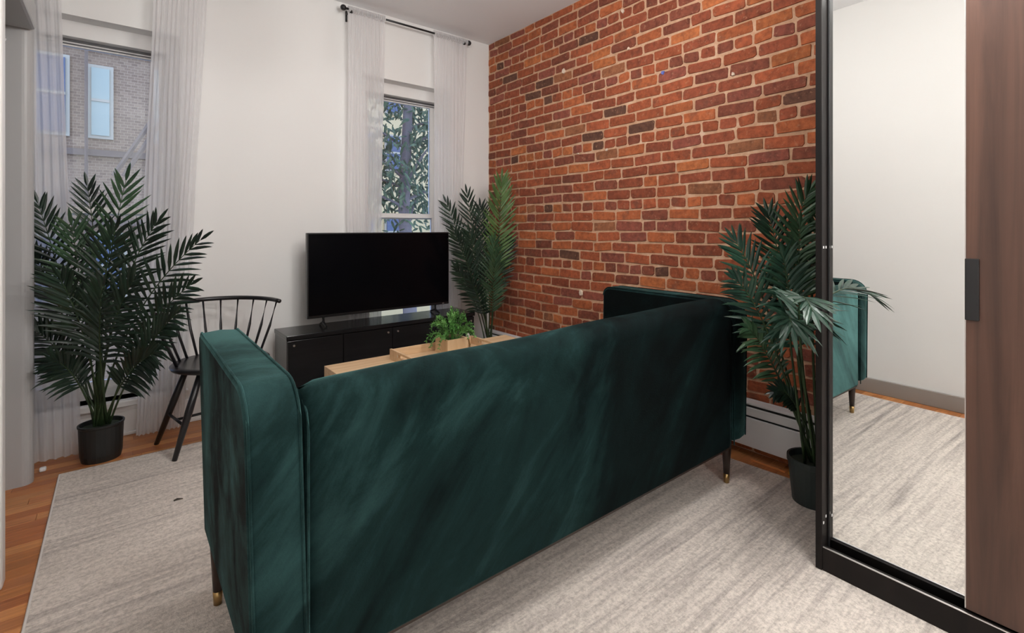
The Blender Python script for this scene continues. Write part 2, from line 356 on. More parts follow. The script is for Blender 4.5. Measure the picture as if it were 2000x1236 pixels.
# ------------------------------------------------------------ brick wall
bw = struct(obj('wall_right', bx(0, .2, YN, 0, 0, H), 'mortar'), 'exposed red brick wall with tan mortar')
CP = .0685; Z0 = -.034; JT = .0105
RED = [((0.33, 0.095, 0.045), 5), ((0.27, 0.078, 0.042), 5), ((0.40, 0.125, 0.052), 3), ((0.215, 0.070, 0.045), 3), ((0.42, 0.145, 0.056), .9), ((0.125, 0.062, 0.045), .55), ((0.25, 0.080, 0.058), 2), ((0.27, 0.115, 0.06), .7)]
bricks = []
rb = random.Random(11)
for i in range(42):
    zc = Z0 + CP * (i + .5); z0 = max(zc - CP / 2 + JT / 2, .002); z1 = min(zc + CP / 2 - JT / 2, H - .004)
    if z1 - z0 < .015: continue
    header = i % 6 == 1
    yy = -rb.uniform(0.0, .02) if i % 2 else -rb.uniform(.09, .11)
    if yy < -.05: bricks.append((i, z0, z1, -.003, yy + JT / 2))
    while yy > -3.6:
        L = (.1 if header else .2) * rb.uniform(.93, 1.07)
        if rb.random() < .07 and not header: L *= rb.choice((.5, .62, .75))
        bricks.append((i, z0, z1, yy - JT / 2, yy - L + JT / 2)); yy -= L
def visible_score(z0, z1, ya, yb):
    u0, v0, F = proj((0, ya, z1)); u1, v1, F1 = proj((0, yb, z0))
    if F1 < .3: return 0
    uc, vc, _ = proj((0, (ya + yb) / 2, (z0 + z1) / 2))
    if uc > 1592 or uc < 950 or vc < -8: return 0
    if vc > 700 - (uc - 960) * .22 and uc < 1455: return 0
    if vc > 560 and 1195 < uc < 1455: return 0
    if vc > 800: return 0
    return abs(u1 - u0) * abs(v1 - v0)
sc_ = sorted(range(len(bricks)), key=lambda k: -visible_score(*bricks[k][1:]))
top = set(sc_[:300])
def brick_geo(bm, z0, z1, ya, yb, oy=0, oz=0):
    hy, hz = (ya - yb) / 2, (z1 - z0) / 2; cy, cz = (ya + yb) / 2 - oy, (z0 + z1) / 2 - oz
    c = rb.uniform(.004, .010); pr = rb.uniform(.002, .0065); j = .0032
    P = [(-hy + c, -hz), (hy - c, -hz), (hy, -hz + c), (hy, hz - c), (hy - c, hz), (-hy + c, hz), (-hy, hz - c), (-hy, -hz + c)]
    tl = rb.uniform(-.0045, .0045)
    bk = []; fr = []
    for a, d in P:
        a2, d2 = a + rb.uniform(-j, j), d + rb.uniform(-j, j) + tl * a / max(hy, .01)
        bk.append(bm.verts.new((.004, cy + a2, cz + d2)))
        k = 1 - .0022 / max(hz, .01)
        fr.append(bm.verts.new((-pr, cy + a2 * (1 - .0022 / hy), cz + d2 * k)))
    fs = []
    for k in range(8): fs.append(bm.faces.new((bk[k], fr[k], fr[(k + 1) % 8], bk[(k + 1) % 8])))
    fs.append(bm.faces.new(fr)); return fs
rest = B(); lay = rest.loops.layers.float_color.new('brick_colour')
for k, (i, z0, z1, ya, yb) in enumerate(bricks):
    col = rb.choices([c for c, w in RED], [w for c, w in RED])[0]; f = rb.uniform(.92, 1.24); col = [col[0] * f, col[1] * f * .90, col[2] * f * .82]
    if k in top:
        cy, cz = (ya + yb) / 2, (z0 + z1) / 2
        bm = B(); brick_geo(bm, z0, z1, ya, yb, cy, cz); bmesh.ops.recalc_face_normals(bm, faces=bm.faces)
        o = obj('brick', bm, 'brick', bw); o.location = (0, cy, cz); colour_attr(o.data, 'brick_colour', col)
    else:
        for fc in brick_geo(rest, z0, z1, ya, yb):
            for lp in fc.loops: lp[lay] = (*col, 1)
o = obj('brick_field', rest, 'brick', bw); o['kind'] = 'stuff'
# specks of old paint and filler on the bricks
for u, v, s, mt in ((1296, 143, .012, 'blue'), (1136, 572, .018, 'w'), (1102, 140, .016, 'w'), (1229, 95, .008, 'w'), (1186, 293, .007, 'w'), (1130, 300, .006, 'w'), (1433, 145, .010, 'w'), (1217, 22, .012, 'w')):
    d = px3(u, v, 1) - CAM; t = -CAM.x / d.x; p = CAM + t * d
    bm = B(); n = 7
    ring = [(s * random.uniform(.6, 1.1) * math.cos(2 * PI * k / n), s * random.uniform(.7, 1.5) * math.sin(2 * PI * k / n)) for k in range(n)]
    fr = [bm.verts.new((-.011, a, c)) for a, c in ring]; bk = [bm.verts.new((.0, a * 1.2, c * 1.2)) for a, c in ring]
    for k in range(n): bm.faces.new((bk[k], fr[k], fr[(k + 1) % n], bk[(k + 1) % n]))
    bm.faces.new(fr); bmesh.ops.recalc_face_normals(bm, faces=bm.faces)
    if 'blue_chalk' not in M: mat('blue_chalk', (0.12, 0.16, 0.5), 0.8); mat('filler', (0.72, 0.58, 0.46), 0.9)
    o = obj('paint_speck', bm, 'blue_chalk' if mt == 'blue' else 'filler', bw); o.location = p

# ------------------------------------------------------------ baseboard heater along the brick wall
ht = thing('baseboard_heater', 'long white metal baseboard heater along the foot of the brick wall', 'heater', (-.035, -1.6, 0))
of = ht.location; y0, y1 = -3.45, -.05
obj('back_panel', bx(-.014, -.010, y0, y1, .03, .275), 'heater_white', ht, of)
bm = B(); box(bm, -.062, -.0145, y0, y1, .258, .272, .004); obj('top_cover', bm, 'heater_white', ht, of)
bm = B(); box(bm, -.055, -.045, y0, y1, .235, .2575); obj('louver_gap', bm, 'black_gap', ht, of)
bm = B(); box(bm, -.070, -.056, y0, y1, .206, .248, .004); obj('damper', bm, 'heater_white', ht, of)
bm = B(); box(bm, -.060, -.050, y0, y1, .197, .206); obj('louver_gap', bm, 'black_gap', ht, of)
bm = B(); box(bm, -.074, -.064, y0, y1, .052, .198, .003); obj('front_panel', bm, 'heater_white', ht, of)
bm = B(); box(bm, -.05, -.0145, y0, y1, .06, .15); obj('fin_element', bm, 'black_gap', ht, of)
for yy in (y0, y1):
    bm = B(); box(bm, -.0745, -.010, yy - .012, yy + .012, 0, .276, .003); obj('end_cap', bm, 'heater_white', ht, of)

# ------------------------------------------------------------ rug
RZ = .011
rx0, rx1, ry0, ry1 = -2.753, -.165, -4.2, -.403
bm = B(); nx, ny = 30, 48; V = {}
for i in range(nx + 1):
    for j in range(ny + 1):
        y = ry0 + (ry1 - ry0) * j / ny
        xe = rx1 + .018 * math.sin(y * 4.0 + .6)
        x = rx0 + (xe - rx0) * i / nx
        V[i, j] = bm.verts.new((x, y, RZ))
for i in range(nx):
    for j in range(ny): bm.faces.new((V[i, j], V[i + 1, j], V[i + 1, j + 1], V[i, j + 1]))
ed = [e for e in bm.edges if e.is_boundary]
r = bmesh.ops.extrude_edge_only(bm, edges=ed)
for v in [g for g in r['geom'] if isinstance(g, bmesh.types.BMVert)]: v.co.z = 0.0005
rug = thing('area_rug', 'large pale beige rug with grey streaks under the green sofa', 'rug', (-1.45, -2.3, 0))
obj('pile', bm, 'rug_wool', rug, rug.location)
bm = B(); tube(bm, [(rx0 - .003, ry0, .006), (rx0 - .003, -2.3, .006), (rx0 - .003, ry1, .006)], .0055, 6)
obj('binding', bm, 'rug_binding', rug, rug.location)
FT = RZ + .0008                                       # height on which things on the rug stand

# ------------------------------------------------------------ sofa (local: x along the back, y towards the television)
SR = math.radians(-.6)
sofa = thing('sofa', 'dark green velvet sofa with its back to the viewer', 'sofa', (-1.365, -2.44, FT), SR)
sx0, sx1, SB, SH, AT, SD = -.995, .995, .19, .818, .108, .745     # local extents
# back panel: rounded-rectangle section swept along x
def sweep(secs):
    bm = B(); rings = [[bm.verts.new(p) for p in s] for s in secs]; n = len(rings[0])
    for a, c in zip(rings, rings[1:]):
        for k in range(n): bm.faces.new((a[k], a[(k + 1) % n], c[(k + 1) % n], c[k]))
    bm.faces.new(rings[0][::-1]); bm.faces.new(rings[-1]); bmesh.ops.recalc_face_normals(bm, faces=bm.faces); return bm
def rrect(y0, y1, z0, z1, rt, rbm, n=6):
    pts = []
    for cy, cz, a0, r in ((y1 - rt, z1 - rt, 0, rt), (y0 + rt, z1 - rt, 90, rt), (y0 + rbm, z0 + rbm, 180, rbm), (y1 - rbm, z0 + rbm, 270, rbm)):
        for k in range(n + 1):
            a = math.radians(a0 + 90 * k / n); pts.append((cy + r * math.cos(a), cz + r * math.sin(a)))
    return pts
xa, xb = sx0 + AT + .010, sx1 - AT - .010
secs = []
for i in range(49):
    t = i / 48; x = xa + (xb - xa) * t
    d = min(x - xa, xb - x); e = max(0, 1 - d / .06); drop = .010 * e ** 2.0; ins = .014 * max(0, 1 - d / .03) ** 2
    sag = .002 * math.sin(x * 5.1) + .0015 * math.sin(x * 11 + 1)
    secs.append([(x, y, z) for y, z in rrect(ins, .135 - ins, SB + .012, SH - .020 + .040 * t - drop + sag, .06, .012)])
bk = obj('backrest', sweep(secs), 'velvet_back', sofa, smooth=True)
for s in (0, 1):
    x = xa + .002 if s == 0 else xb - .002
    bm = B(); tube(bm, [(x, -.002, SB + .02), (x, -.002, .5), (x, -.002, SH - .10), (x, .012, SH - .066), (x, .04, SH - .046)], .0025, 6); obj('piping', bm, 'velvet', bk, smooth=True)
# arms
def arm_profile(ins=0.0):
    pts = []
    rr, rf, r0 = .085, .045, .01
    for cy, cz, a0, r in ((SD - rf, SH - rf, 0, rf), (rr, SH - rr, 90, rr), (r0, SB + r0 + .034, 180, r0), (SD - r0, SB + r0, 270, r0)):
        for k in range(8):
            a = math.radians(a0 + 90 * k / 7); q = r - ins
            pts.append((cy + q * math.cos(a), cz + q * math.sin(a)))
    return pts
def tap(z, s): return -s * .016 * max(0, min(1, (SH - z) / (SH - SB)))        # the arms narrow slightly towards the floor
for s in (-1, 1):
    xo = sx0 if s < 0 else sx1 - AT
    steps = [(0, .010), (.004, .003), (.012, 0), (AT / 2, -.004), (AT - .012, 0), (AT - .004, .003), (AT, .010)]
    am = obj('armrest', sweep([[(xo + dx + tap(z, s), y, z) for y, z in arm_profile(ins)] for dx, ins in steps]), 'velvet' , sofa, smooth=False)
    am.data.materials.append(M['velvet_side'])  # shaded copy of the velvet for the arm side faces
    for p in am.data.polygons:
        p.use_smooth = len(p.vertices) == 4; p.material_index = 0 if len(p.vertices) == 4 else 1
    for dx in (.006, AT - .006):
        P = arm_profile(-.001); bm = B(); tube(bm, [(xo + dx + tap(z, s), y, z) for y, z in P[:19]], .003, 6); obj('piping', bm, 'velvet', am, smooth=True)
bm = B(); box(bm, sx0 + AT + .002, sx1 - AT - .002, .17, SD - .02, SB + .01, .33, .015); obj('seat_base', bm, 'velvet', sofa)
for k in range(2):
    w = (sx1 - sx0 - 2 * AT - .012) / 2; x = sx0 + AT + .004 + k * (w + .004)
    bm = B(); box(bm, x, x + w, .175, SD - .005, .332, .46, .035, 4); obj('seat_cushion', bm, 'velvet', sofa, smooth=True)
for x in (sx0 + .042, sx1 - .05):
    for y in (.07, SD - .085):
        bm = B(); lathe(bm, [(.013, .04), (.023, SB + .03)], (x, y, 0), 16); lg = obj('leg', bm, 'leg_walnut', sofa, smooth=True)
        bm = B(); lathe(bm, [(.0115, 0), (.0135, .041)], (x, y, 0), 16); obj('foot_cap', bm, 'brass', lg, smooth=True)
bm = B(); box(bm, sx0 + AT, sx1 - AT, .02, SD - .05, SB - .006, SB + .012); obj('frame', bm, 'leg_walnut', sofa)

# ------------------------------------------------------------ wardrobe (local: x into the wardrobe, y along its front)
wd = thing('wardrobe', 'dark brown sliding-door wardrobe with a tall mirror against the brick wall', 'wardrobe', (-.722, -2.846, FT), math.radians(-1.5))
WH, WW, WD = 2.36, 1.5, .58
def side(y0, y1): return bx(0, WD, y0, y1, 0, WH, .002)
sp = obj('side_panel', side(-.02, 0), 'wardrobe_dark', wd); obj('side_panel', side(-WW, -WW + .028), 'wardrobe_dark', wd)
for x, z in ((.012, 1.075), (.032, 1.075), (.012, .155), (.032, .17)):
    bm = B(); box(bm, x - .003, x + .003, -.0215, -.019, z - .004, z + .004); obj('screw_cap', bm, 'white_plastic', sp)
obj('top_panel', bx(0, WD, -WW + .028, -.0205, WH - .03, WH), 'wardrobe_dark', wd)
obj('back_panel', bx(WD - .012, WD, -WW + .028, -.0205, .05, WH - .03), 'wardrobe_dark', wd)
obj('bottom_panel', bx(.02, WD - .012, -WW + .028, -.0205, .03, .046), 'wardrobe_dark', wd)
pl = obj('plinth', bx(.004, .022, -WW + .028, -.0205, 0, .076), 'wardrobe_dark', wd)
bm = B(); box(bm, .003, .009, -WW + .028, -.021, .0762, .0792, .001); obj('track_rail', bm, 'steel', pl)
bm = B(); box(bm, .028, .034, -WW + .03, -.022, .046, .052, .001); obj('track_rail', bm, 'wardrobe_dark', wd)
# mirror door (rear track)
md = obj('mirror_door', bx(.0505, .068, -.80, -.021, .048, WH - .05), 'wardrobe_dark', wd)
obj('mirror_glass', bx(.0470, .0502, -.795, -.027, .060, WH - .06), 'mirror', md)
bm = B(); box(bm, .0445, .0503, -.0265, -.0212, .05, WH - .05, .001); obj('edge_strip', bm, 'black_metal', md)
# walnut door (front track)
dr = obj('sliding_door', bx(.018, .040, -WW + .04, -.374, .082, WH - .04, .0015), 'walnut_door', wd)
bm = B(); box(bm, .0105, .0178, -.402, -.3725, .885, 1.055, .002); obj('handle', bm, 'black_metal', dr)
bm = B(); box(bm, .020, .038, -.3735, -.371, .082, WH - .04); obj('edge_strip', bm, 'steel', dr)

# ------------------------------------------------------------ television stand and television
ts = thing('tv_stand', 'long black media console under the television', 'tv stand', (-1.09, -.2, 0))
of = ts.location; x0, x1, y0, y1 = -1.762, -.40, -.37, -.075
bm = B(); box(bm, x0, x1, y0, y1, .478, .505, .003); obj('top', bm, 'stand_black', ts, of)
bm = B(); box(bm, x0 + .006, x1 - .006, y0 + .022, y1, .06, .4775); obj('body', bm, 'stand_black', ts, of)
n = 4; w = (x1 - x0 - .012) / n
for k in range(n):
    a = x0 + .006 + k * w
    bm = B(); box(bm, a + .002, a + w - .002, y0 + .004, y0 + .0215, .07, .472, .002); d = obj('door', bm, 'stand_black', ts, of)
    bm = B(); kx = a + (.035 if k % 2 == 0 else w - .035); lathe(bm, [(.004, 0), (.004, .008), (.007, .010), (.006, .014)], (0, 0, 0), 10)
    bmesh.ops.rotate(bm, cent=(0, 0, 0), matrix=Matrix.Rotation(PI / 2, 3, 'X'), verts=bm.verts); bmesh.ops.translate(bm, vec=(kx, y0 + .004, .445), verts=bm.verts)
    obj('knob', bm, 'steel', d, of)
bm = B()
box(bm, x0 + .02, x1 - .02, y0 + .04, y1 - .01, 0, .06); obj('plinth', bm, 'stand_black', ts, of)
tv = thing('television', 'black flat-screen television standing on the media console', 'television', (-1.06, -.2, .505))
of = tv.location; tx0, tx1, tz0, tz1 = -1.598, -.54, .566, 1.121
bm = B(); box(bm, tx0, tx1, -.215, -.175, tz0, tz1, .004); hs = obj('housing', bm, 'tv_plastic', tv, of)
bm = B(); box(bm, tx0 + .2, tx1 - .2, -.175, -.135, tz0 + .03, tz0 + .32, .012); obj('rear_cover', bm, 'tv_plastic', tv, of)
bm = B(); box(bm, tx0 + .009, tx1 - .009, -.2165, -.2148, tz0 + .018, tz1 - .009); obj('screen', bm, 'tv_screen', tv, of)
bm = B(); box(bm, -.60, -.585, -.217, -.2145, tz0 + .006, tz0 + .012); obj('indicator_light', bm, 'steel', tv, of)
for x in (-1.49, -.65):
    bm = B(); tube(bm, [(x, -.195, tz0 + .01), (x, -.195, .53), (x, -.255, .511)], [.011, .010, .006], 8); tube(bm, [(x, -.195, .535), (x, -.125, .511)], [.009, .006], 8)
    obj('foot', bm, 'tv_plastic', tv, of)

# ------------------------------------------------------------ coffee table, tray, planter, ornament
ct = thing('coffee_table', 'pale oak coffee table between the sofa and the television', 'table', (-1.14, -1.2, FT))
of = ct.location; cx0, cx1, cy0, cy1, cz = -1.727, -.56, -1.50, -.945, .45
obj('top', bx(cx0, cx1, cy0, cy1, cz - .022, cz, .0015), 'pale_oak', ct, of)
for a, c in ((cx0, cx0 + .02), (cx1 - .02, cx1)): obj('side_panel', bx(a, c, cy0, cy1, FT, cz - .0225), 'pale_oak', ct, of)
obj('rear_panel', bx(cx0 + .02, cx1 - .02, cy1 - .018, cy1, .2, cz - .0225), 'pale_oak', ct, of)
obj('shelf', bx(cx0 + .02, cx1 - .02, cy0 + .01, cy1 - .02, .18, .198), 'pale_oak', ct, of)
tr = thing('serving_tray', 'pale wooden serving tray with cut-out handles on the coffee table', 'tray', (-1.15, -1.18, cz))
of = tr.location; ax0, ax1, ay0, ay1 = -1.412, -.885, -1.34, -1.035; tz = cz + .0005
obj('base', bx(ax0, ax1, ay0, ay1, tz, tz + .01), 'pale_oak', tr, of)
for a, c in ((ay0, ay0 + .012), (ay1 - .012, ay1)): obj('long_side', bx(ax0 + .0125, ax1 - .0125, a, c, tz + .0102, tz + .052, .001), 'pale_oak', tr, of)
for a in (ax0, ax1 - .012):
    bm = B(); ym = (ay0 + ay1) / 2; z0, z1 = tz + .0102, tz + .055
    box(bm, a, a + .012, ay0, ym - .05, z0, z1); box(bm, a, a + .012, ym + .05, ay1, z0, z1)
    box(bm, a, a + .012, ym - .05, ym + .05, z0, z0 + .016); box(bm, a, a + .012, ym - .05, ym + .05, z1 - .011, z1); sd = obj('short_side', bm, 'pale_oak', tr, of)
    for q in (-.058, .058):
        bm = B(); box(bm, a - .001, a + .013, ym + q - .003, ym + q + .003, z0 + .018, z0 + .03); obj('handle_bracket', bm, 'steel', sd, of)
hp = thing('potted_herb', 'small bushy green plant in a square wooden planter on the tray', 'plant', (-1.10, -1.155, tz + .0105))
of = hp.location; hx0, hx1, hy0, hy1, hz0 = -1.165, -1.035, -1.22, -1.09, tz + .0105
bm = B(); box(bm, hx0, hx1, hy0, hy1, hz0, hz0 + .008)
for q in ((hx0, hx0 + .01, hy0, hy1), (hx1 - .01, hx1, hy0, hy1), (hx0 + .01, hx1 - .01, hy0, hy0 + .01), (hx0 + .01, hx1 - .01, hy1 - .01, hy1)): box(bm, *q, hz0 + .008, hz0 + .085)
obj('planter', bm, 'box_oak', hp, of)
obj('soil', bx(hx0 + .0105, hx1 - .0105, hy0 + .0105, hy1 - .0105, hz0 + .0085, hz0 + .07), 'soil_moss', hp, of)
rh = random.Random(5)
for k in range(64):
    a = rh.uniform(0, 2 * PI); q = rh.random() ** .6; tip = Vector((-1.10 + .155 * q * math.cos(a), -1.155 + .13 * q * math.sin(a), hz0 + .085 + .165 * (1 - q ** 2.2) * rh.uniform(.6, 1) - .03 * (q > .8)))
    base = Vector((-1.10 + .04 * math.cos(a) * q, -1.155 + .04 * math.sin(a) * q, hz0 + .07)); midp = (base + tip) / 2 + Vector((0, 0, .05))
    if q > .62: midp += Vector((.02 * math.cos(a), .02 * math.sin(a), .03))
    pts = bez(base, midp, tip, 8); bm = B(); tube(bm, pts, .0012, 4)
    for i in range(2, 9):
        t = (pts[i] - pts[i - 1]).normalized()
        for s in range(4):
            an = s * PI / 2 + i; u = t.cross(Vector((math.sin(an), math.cos(an), .3))).normalized(); L = rh.uniform(.012, .022); w_ = t.cross(u).normalized() * .0038
            d = (u * .8 + t * .7).normalized() * L; p = pts[i]
            v = [bm.verts.new(x) for x in (p, p + d * .5 + w_, p + d, p + d * .5 - w_)]; bm.faces.new(v)
    obj('sprig', bm, 'herb', hp, of)
orn = thing('tabletop_ornament', 'tiny white ornament with splayed metal legs on the tray', 'ornament', (-.955, -1.1, tz + .0105))
of = orn.location
for k in range(3):
    a = 2 * PI * k / 3 + .4; bm = B(); tube(bm, [(of[0] + .026 * math.cos(a), of[1] + .026 * math.sin(a), of[2] + .003), (of[0] + .005 * math.cos(a), of[1] + .005 * math.sin(a), of[2] + .05)], [.004, .003], 6); obj('leg', bm, 'brass', orn, of)
bm = B(); lathe(bm, [(.004, .048), (.011, .056), (.013, .066), (.008, .078)], tuple(of), 12); obj('head', bm, 'white_plastic', orn, of, smooth=True)

# ------------------------------------------------------------ spindle-back chair
CC = Vector((-2.105, -.42, 0)); CR = math.radians(10)
ch = thing('spindle_chair', 'black spindle-back wooden chair against the window wall', 'chair', (CC.x, CC.y, 0), CR)
def seatpt(a, r, z): return Vector((r * math.sin(a), r * math.cos(a), z))     # local, a = 0 at the back (+y)
SZ = .44
bm = B(); lathe(bm, [(.20, SZ - .032), (.232, SZ - .022), (.238, SZ - .008), (.228, SZ), (.19, SZ - .004), (.05, SZ - .008)], (0, 0, 0), 36, 1.0, .93); obj('seat', bm, 'black_paint', ch, smooth=True)
bm = B(); rail = [seatpt(a, .305, .722 + .012 * math.cos(a)) for a in [math.radians(-92 + 184 * k / 30) for k in range(31)]]
tube(bm, rail, [.0125] * 31, 8); o = obj('top_rail', bm, 'black_paint', ch, smooth=True)
for k in range(11):
    a = math.radians(-86 + 172 * k / 10); bm = B(); tube(bm, [seatpt(a, .205, SZ - .006), seatpt(a, .262, .58), seatpt(a, .304, .722 + .012 * math.cos(a))], [.0065, .0072, .006], 8); obj('spindle', bm, 'black_paint', ch, smooth=True)
LEG = {}
for sxx in (-1, 1):
    for syy in (-1, 1):
        t_ = Vector((sxx * .13, syy * .10, SZ - .022)); f_ = Vector((sxx * .25, .20 if syy > 0 else -.12, .0 if syy > 0 else FT))
        LEG[sxx, syy] = (t_, f_); bm = B(); tube(bm, [t_, t_.lerp(f_, .45), f_], [.014, .018, .0115], 10); obj('leg', bm, 'black_paint', ch, smooth=True)
for sxx in (-1, 1):
    bm = B(); tube(bm, [LEG[sxx, -1][0].lerp(LEG[sxx, -1][1], .62), LEG[sxx, 1][0].lerp(LEG[sxx, 1][1], .62)], .007, 8); obj('stretcher', bm, 'black_paint', ch, smooth=True)
bm = B(); q = [(LEG[s, -1][0].lerp(LEG[s, -1][1], .62) + LEG[s, 1][0].lerp(LEG[s, 1][1], .62)) / 2 for s in (-1, 1)]; tube(bm, q, .007, 8); obj('stretcher', bm, 'black_paint', ch, smooth=True)

# ------------------------------------------------------------ curtains
def curtain(label, top0, top1, bot0, bot1, zt=2.715, zb=.012, waves=7, seed=0, ybase=-.085, flare=0.0, mid=None, AMP=.0075, inn=0.0):
    rr = random.Random(seed); nx, nz = waves * 10, 40; ph = [rr.uniform(0, 6) for _ in range(3)]
    bm = B(); V = {}
    for j in range(nz + 1):
        t = j / nz; z = zt + (zb - zt) * t
        a, c = (top0 + (bot0 - top0) * t, top1 + (bot1 - top1) * t)
        if mid:
            k = 4 * t * (1 - t); a += mid[0] * k; c += mid[1] * k
        for i in range(nx + 1):
            s = i / nx; amp = AMP * (.8 + .5 * t)
            gather = .35 if t < .025 else 1
            yy = ybase + amp * gather * math.sin(2 * PI * waves * s + ph[0] + .6 * math.sin(3 * t + ph[1])) + .003 * math.sin(2 * PI * waves * 2.3 * s + ph[2])
            yy -= flare * (max(0, t - .6) / .4) ** 2; yy += inn * min(1, t * 1.5)
            V[i, j] = bm.verts.new((a + (c - a) * s + .004 * math.sin(9 * t + 7 * s), min(yy, -.048), z))
    for i in range(nx):
        for j in range(nz): bm.faces.new((V[i, j], V[i + 1, j], V[i + 1, j + 1], V[i, j + 1]))
    root = thing('sheer_curtain', label, 'curtain', ((top0 + top1) / 2, ybase, 0), 0, 'white sheer curtain panels at the two windows')
    obj('panel', bm, 'sheer', root, root.location, smooth=True)
    bm = B(); V = {}                                  # gathered heading sleeve round the rod
    for j in range(9):
        an = 2 * PI * j / 8
        for i in range(nx + 1):
            s = i / nx; r_ = .017 + .003 * math.sin(2 * PI * waves * 2 * s + ph[2])
            V[i, j] = bm.verts.new((top0 + (top1 - top0) * s, ROD_Y + r_ * math.cos(an), ROD_Z + r_ * 1.3 * math.sin(an)))
    for i in range(nx):
        for j in range(8): bm.faces.new((V[i, j], V[i + 1, j], V[i + 1, j + 1], V[i, j + 1]))
    obj('heading', bm, 'sheer', root, root.location, smooth=True)
    return root
ROD_Y, ROD_Z = -.085, 2.692
curtain('sheer white curtain hanging on the left of the window behind the large palm', -3.10, -2.79, -3.05, -2.69, waves=9, seed=1, flare=.10)
curtain('sheer white curtain hanging on the right of the window behind the large palm', -2.385, -2.125, -2.47, -2.25, waves=10, seed=2, flare=.02)
curtain('sheer white curtain between the two windows, left of the tree view above the television', -1.285, -1.01, -1.27, -1.03, waves=9, seed=3, AMP=.0045, inn=.027)
curtain('sheer white curtain nearest the brick wall, behind the corner palm', -.60, -.285, -.56, -.33, waves=9, seed=4, AMP=.0045, inn=.027)
def rod(xa, xb, label):
    r = thing('curtain_rod', label, 'curtain rod', ((xa + xb) / 2, ROD_Y, ROD_Z)); of = r.location
    bm = B(); tube(bm, [(xa, ROD_Y, ROD_Z), (xb, ROD_Y, ROD_Z)], .0075, 10); obj('pole', bm, 'black_metal', r, of, smooth=True)
    for x in (xa, xb):
        bm = B(); bmesh.ops.create_uvsphere(bm, u_segments=14, v_segments=10, radius=.021); bmesh.ops.translate(bm, vec=(x, ROD_Y, ROD_Z), verts=bm.verts); obj('finial', bm, 'black_metal', r, of, smooth=True)
    for x in (xa + .05, xb - .05):
        bm = B(); tube(bm, [(x, ROD_Y, ROD_Z - .012), (x, -.003, ROD_Z - .012)], .006, 8); tube(bm, [(x, -.006, ROD_Z + .015), (x, -.006, ROD_Z - .06)], .007, 8); tube(bm, [(x - .006, ROD_Y, ROD_Z - .012), (x + .012, ROD_Y, ROD_Z - .012)], .014, 10); obj('bracket', bm, 'black_metal', r, of, smooth=True)
rod(-1.318, -.268, 'black curtain rod with ball finials near the ceiling by the brick wall')
rod(-3.16, -2.09, 'black curtain rod above the window behind the large palm')

# ------------------------------------------------------------ palms
def leaflet(bm, p, d, nrm, L, w, droop):
    d = d.normalized(); s = d.cross(nrm).normalized(); n_ = s.cross(d).normalized(); rows = []
    for t, k in ((0, .35), (.28, 1), (.62, .82), (.86, .4)):
        c = p + d * (L * t) + Vector((0, 0, -droop * L * t * t)); q = s * (w * k)
        rows.append((bm.verts.new(c - q - n_ * w * .35 * k), bm.verts.new(c), bm.verts.new(c + q - n_ * w * .35 * k)))
    tip = bm.verts.new(p + d * L + Vector((0, 0, -droop * L)))
    for a, c in zip(rows, rows[1:]):
        bm.faces.new((a[0], a[1], c[1], c[0])); bm.faces.new((a[1], a[2], c[2], c[1]))
    a = rows[-1]; bm.faces.new((a[0], a[1], tip)); bm.faces.new((a[1], a[2], tip))
def frond(root, off, base, ctl, tip, L=.17, pairs=17, start=.42, w=.0075, mt='palm_dark', nrm=None, droop=.12, rs=None, phi0=62, phi1=24):
    rs = rs or random; base, ctl, tip = Vector(base), Vector(ctl), Vector(tip); n = 24; pts = bez(base, ctl, tip, n)
    bm = B(); tube(bm, pts, [.0058 * (1 - .8 * i / n) for i in range(n + 1)], 6); st = obj('frond', bm, 'palm_stem', root, off, smooth=True)
    bm = B()
    if nrm is None: nrm = (CAM - tip).normalized() * .75 + Vector((0, 0, .45))
    nrm = nrm + Vector((rs.uniform(-.3, .3), rs.uniform(-.3, .3), rs.uniform(-.2, .2)))
    for k in range(pairs + 1):
        t = start + (1 - start) * k / pairs; f = t * n; i = min(int(f), n - 1); p = pts[i].lerp(pts[i + 1], f - i); T = (pts[i + 1] - pts[i]).normalized()
        sv = T.cross(nrm).normalized(); u = k / pairs; ll = L * (.55 + .75 * math.sin(PI * min(1, .18 + .75 * u)) ) * .8
        if k == pairs: leaflet(bm, p, T, nrm, ll * .9, w, droop); continue
        for s in (-1, 1):
            ph = math.radians(phi0 + (phi1 - phi0) * u + rs.uniform(-6, 6)); d = T * math.cos(ph) + sv * (s * math.sin(ph)) + nrm.normalized() * rs.uniform(.0, .22)
            leaflet(bm, p, d, nrm + sv * s * rs.uniform(-.3, .5), ll * rs.uniform(.88, 1.08), w, droop * rs.uniform(.4, 1.6))
    obj('leaflets', bm, mt, st, off); return st
def pot(root, off, prof, mt, seg=28, sx=1, sy=1, soil_z=.15, soil_r=.09):
    bm = B(); lathe(bm, prof, tuple(off), seg, sx, sy); obj('pot', bm, mt, root, off, smooth=False)
    bm = B(); lathe(bm, [(soil_r * .98, soil_z - .012), (soil_r, soil_z), (soil_r * .5, soil_z + .006), (.005, soil_z + .008)], tuple(off), seg, sx, sy); obj('soil', bm, 'soil_moss', root, off)

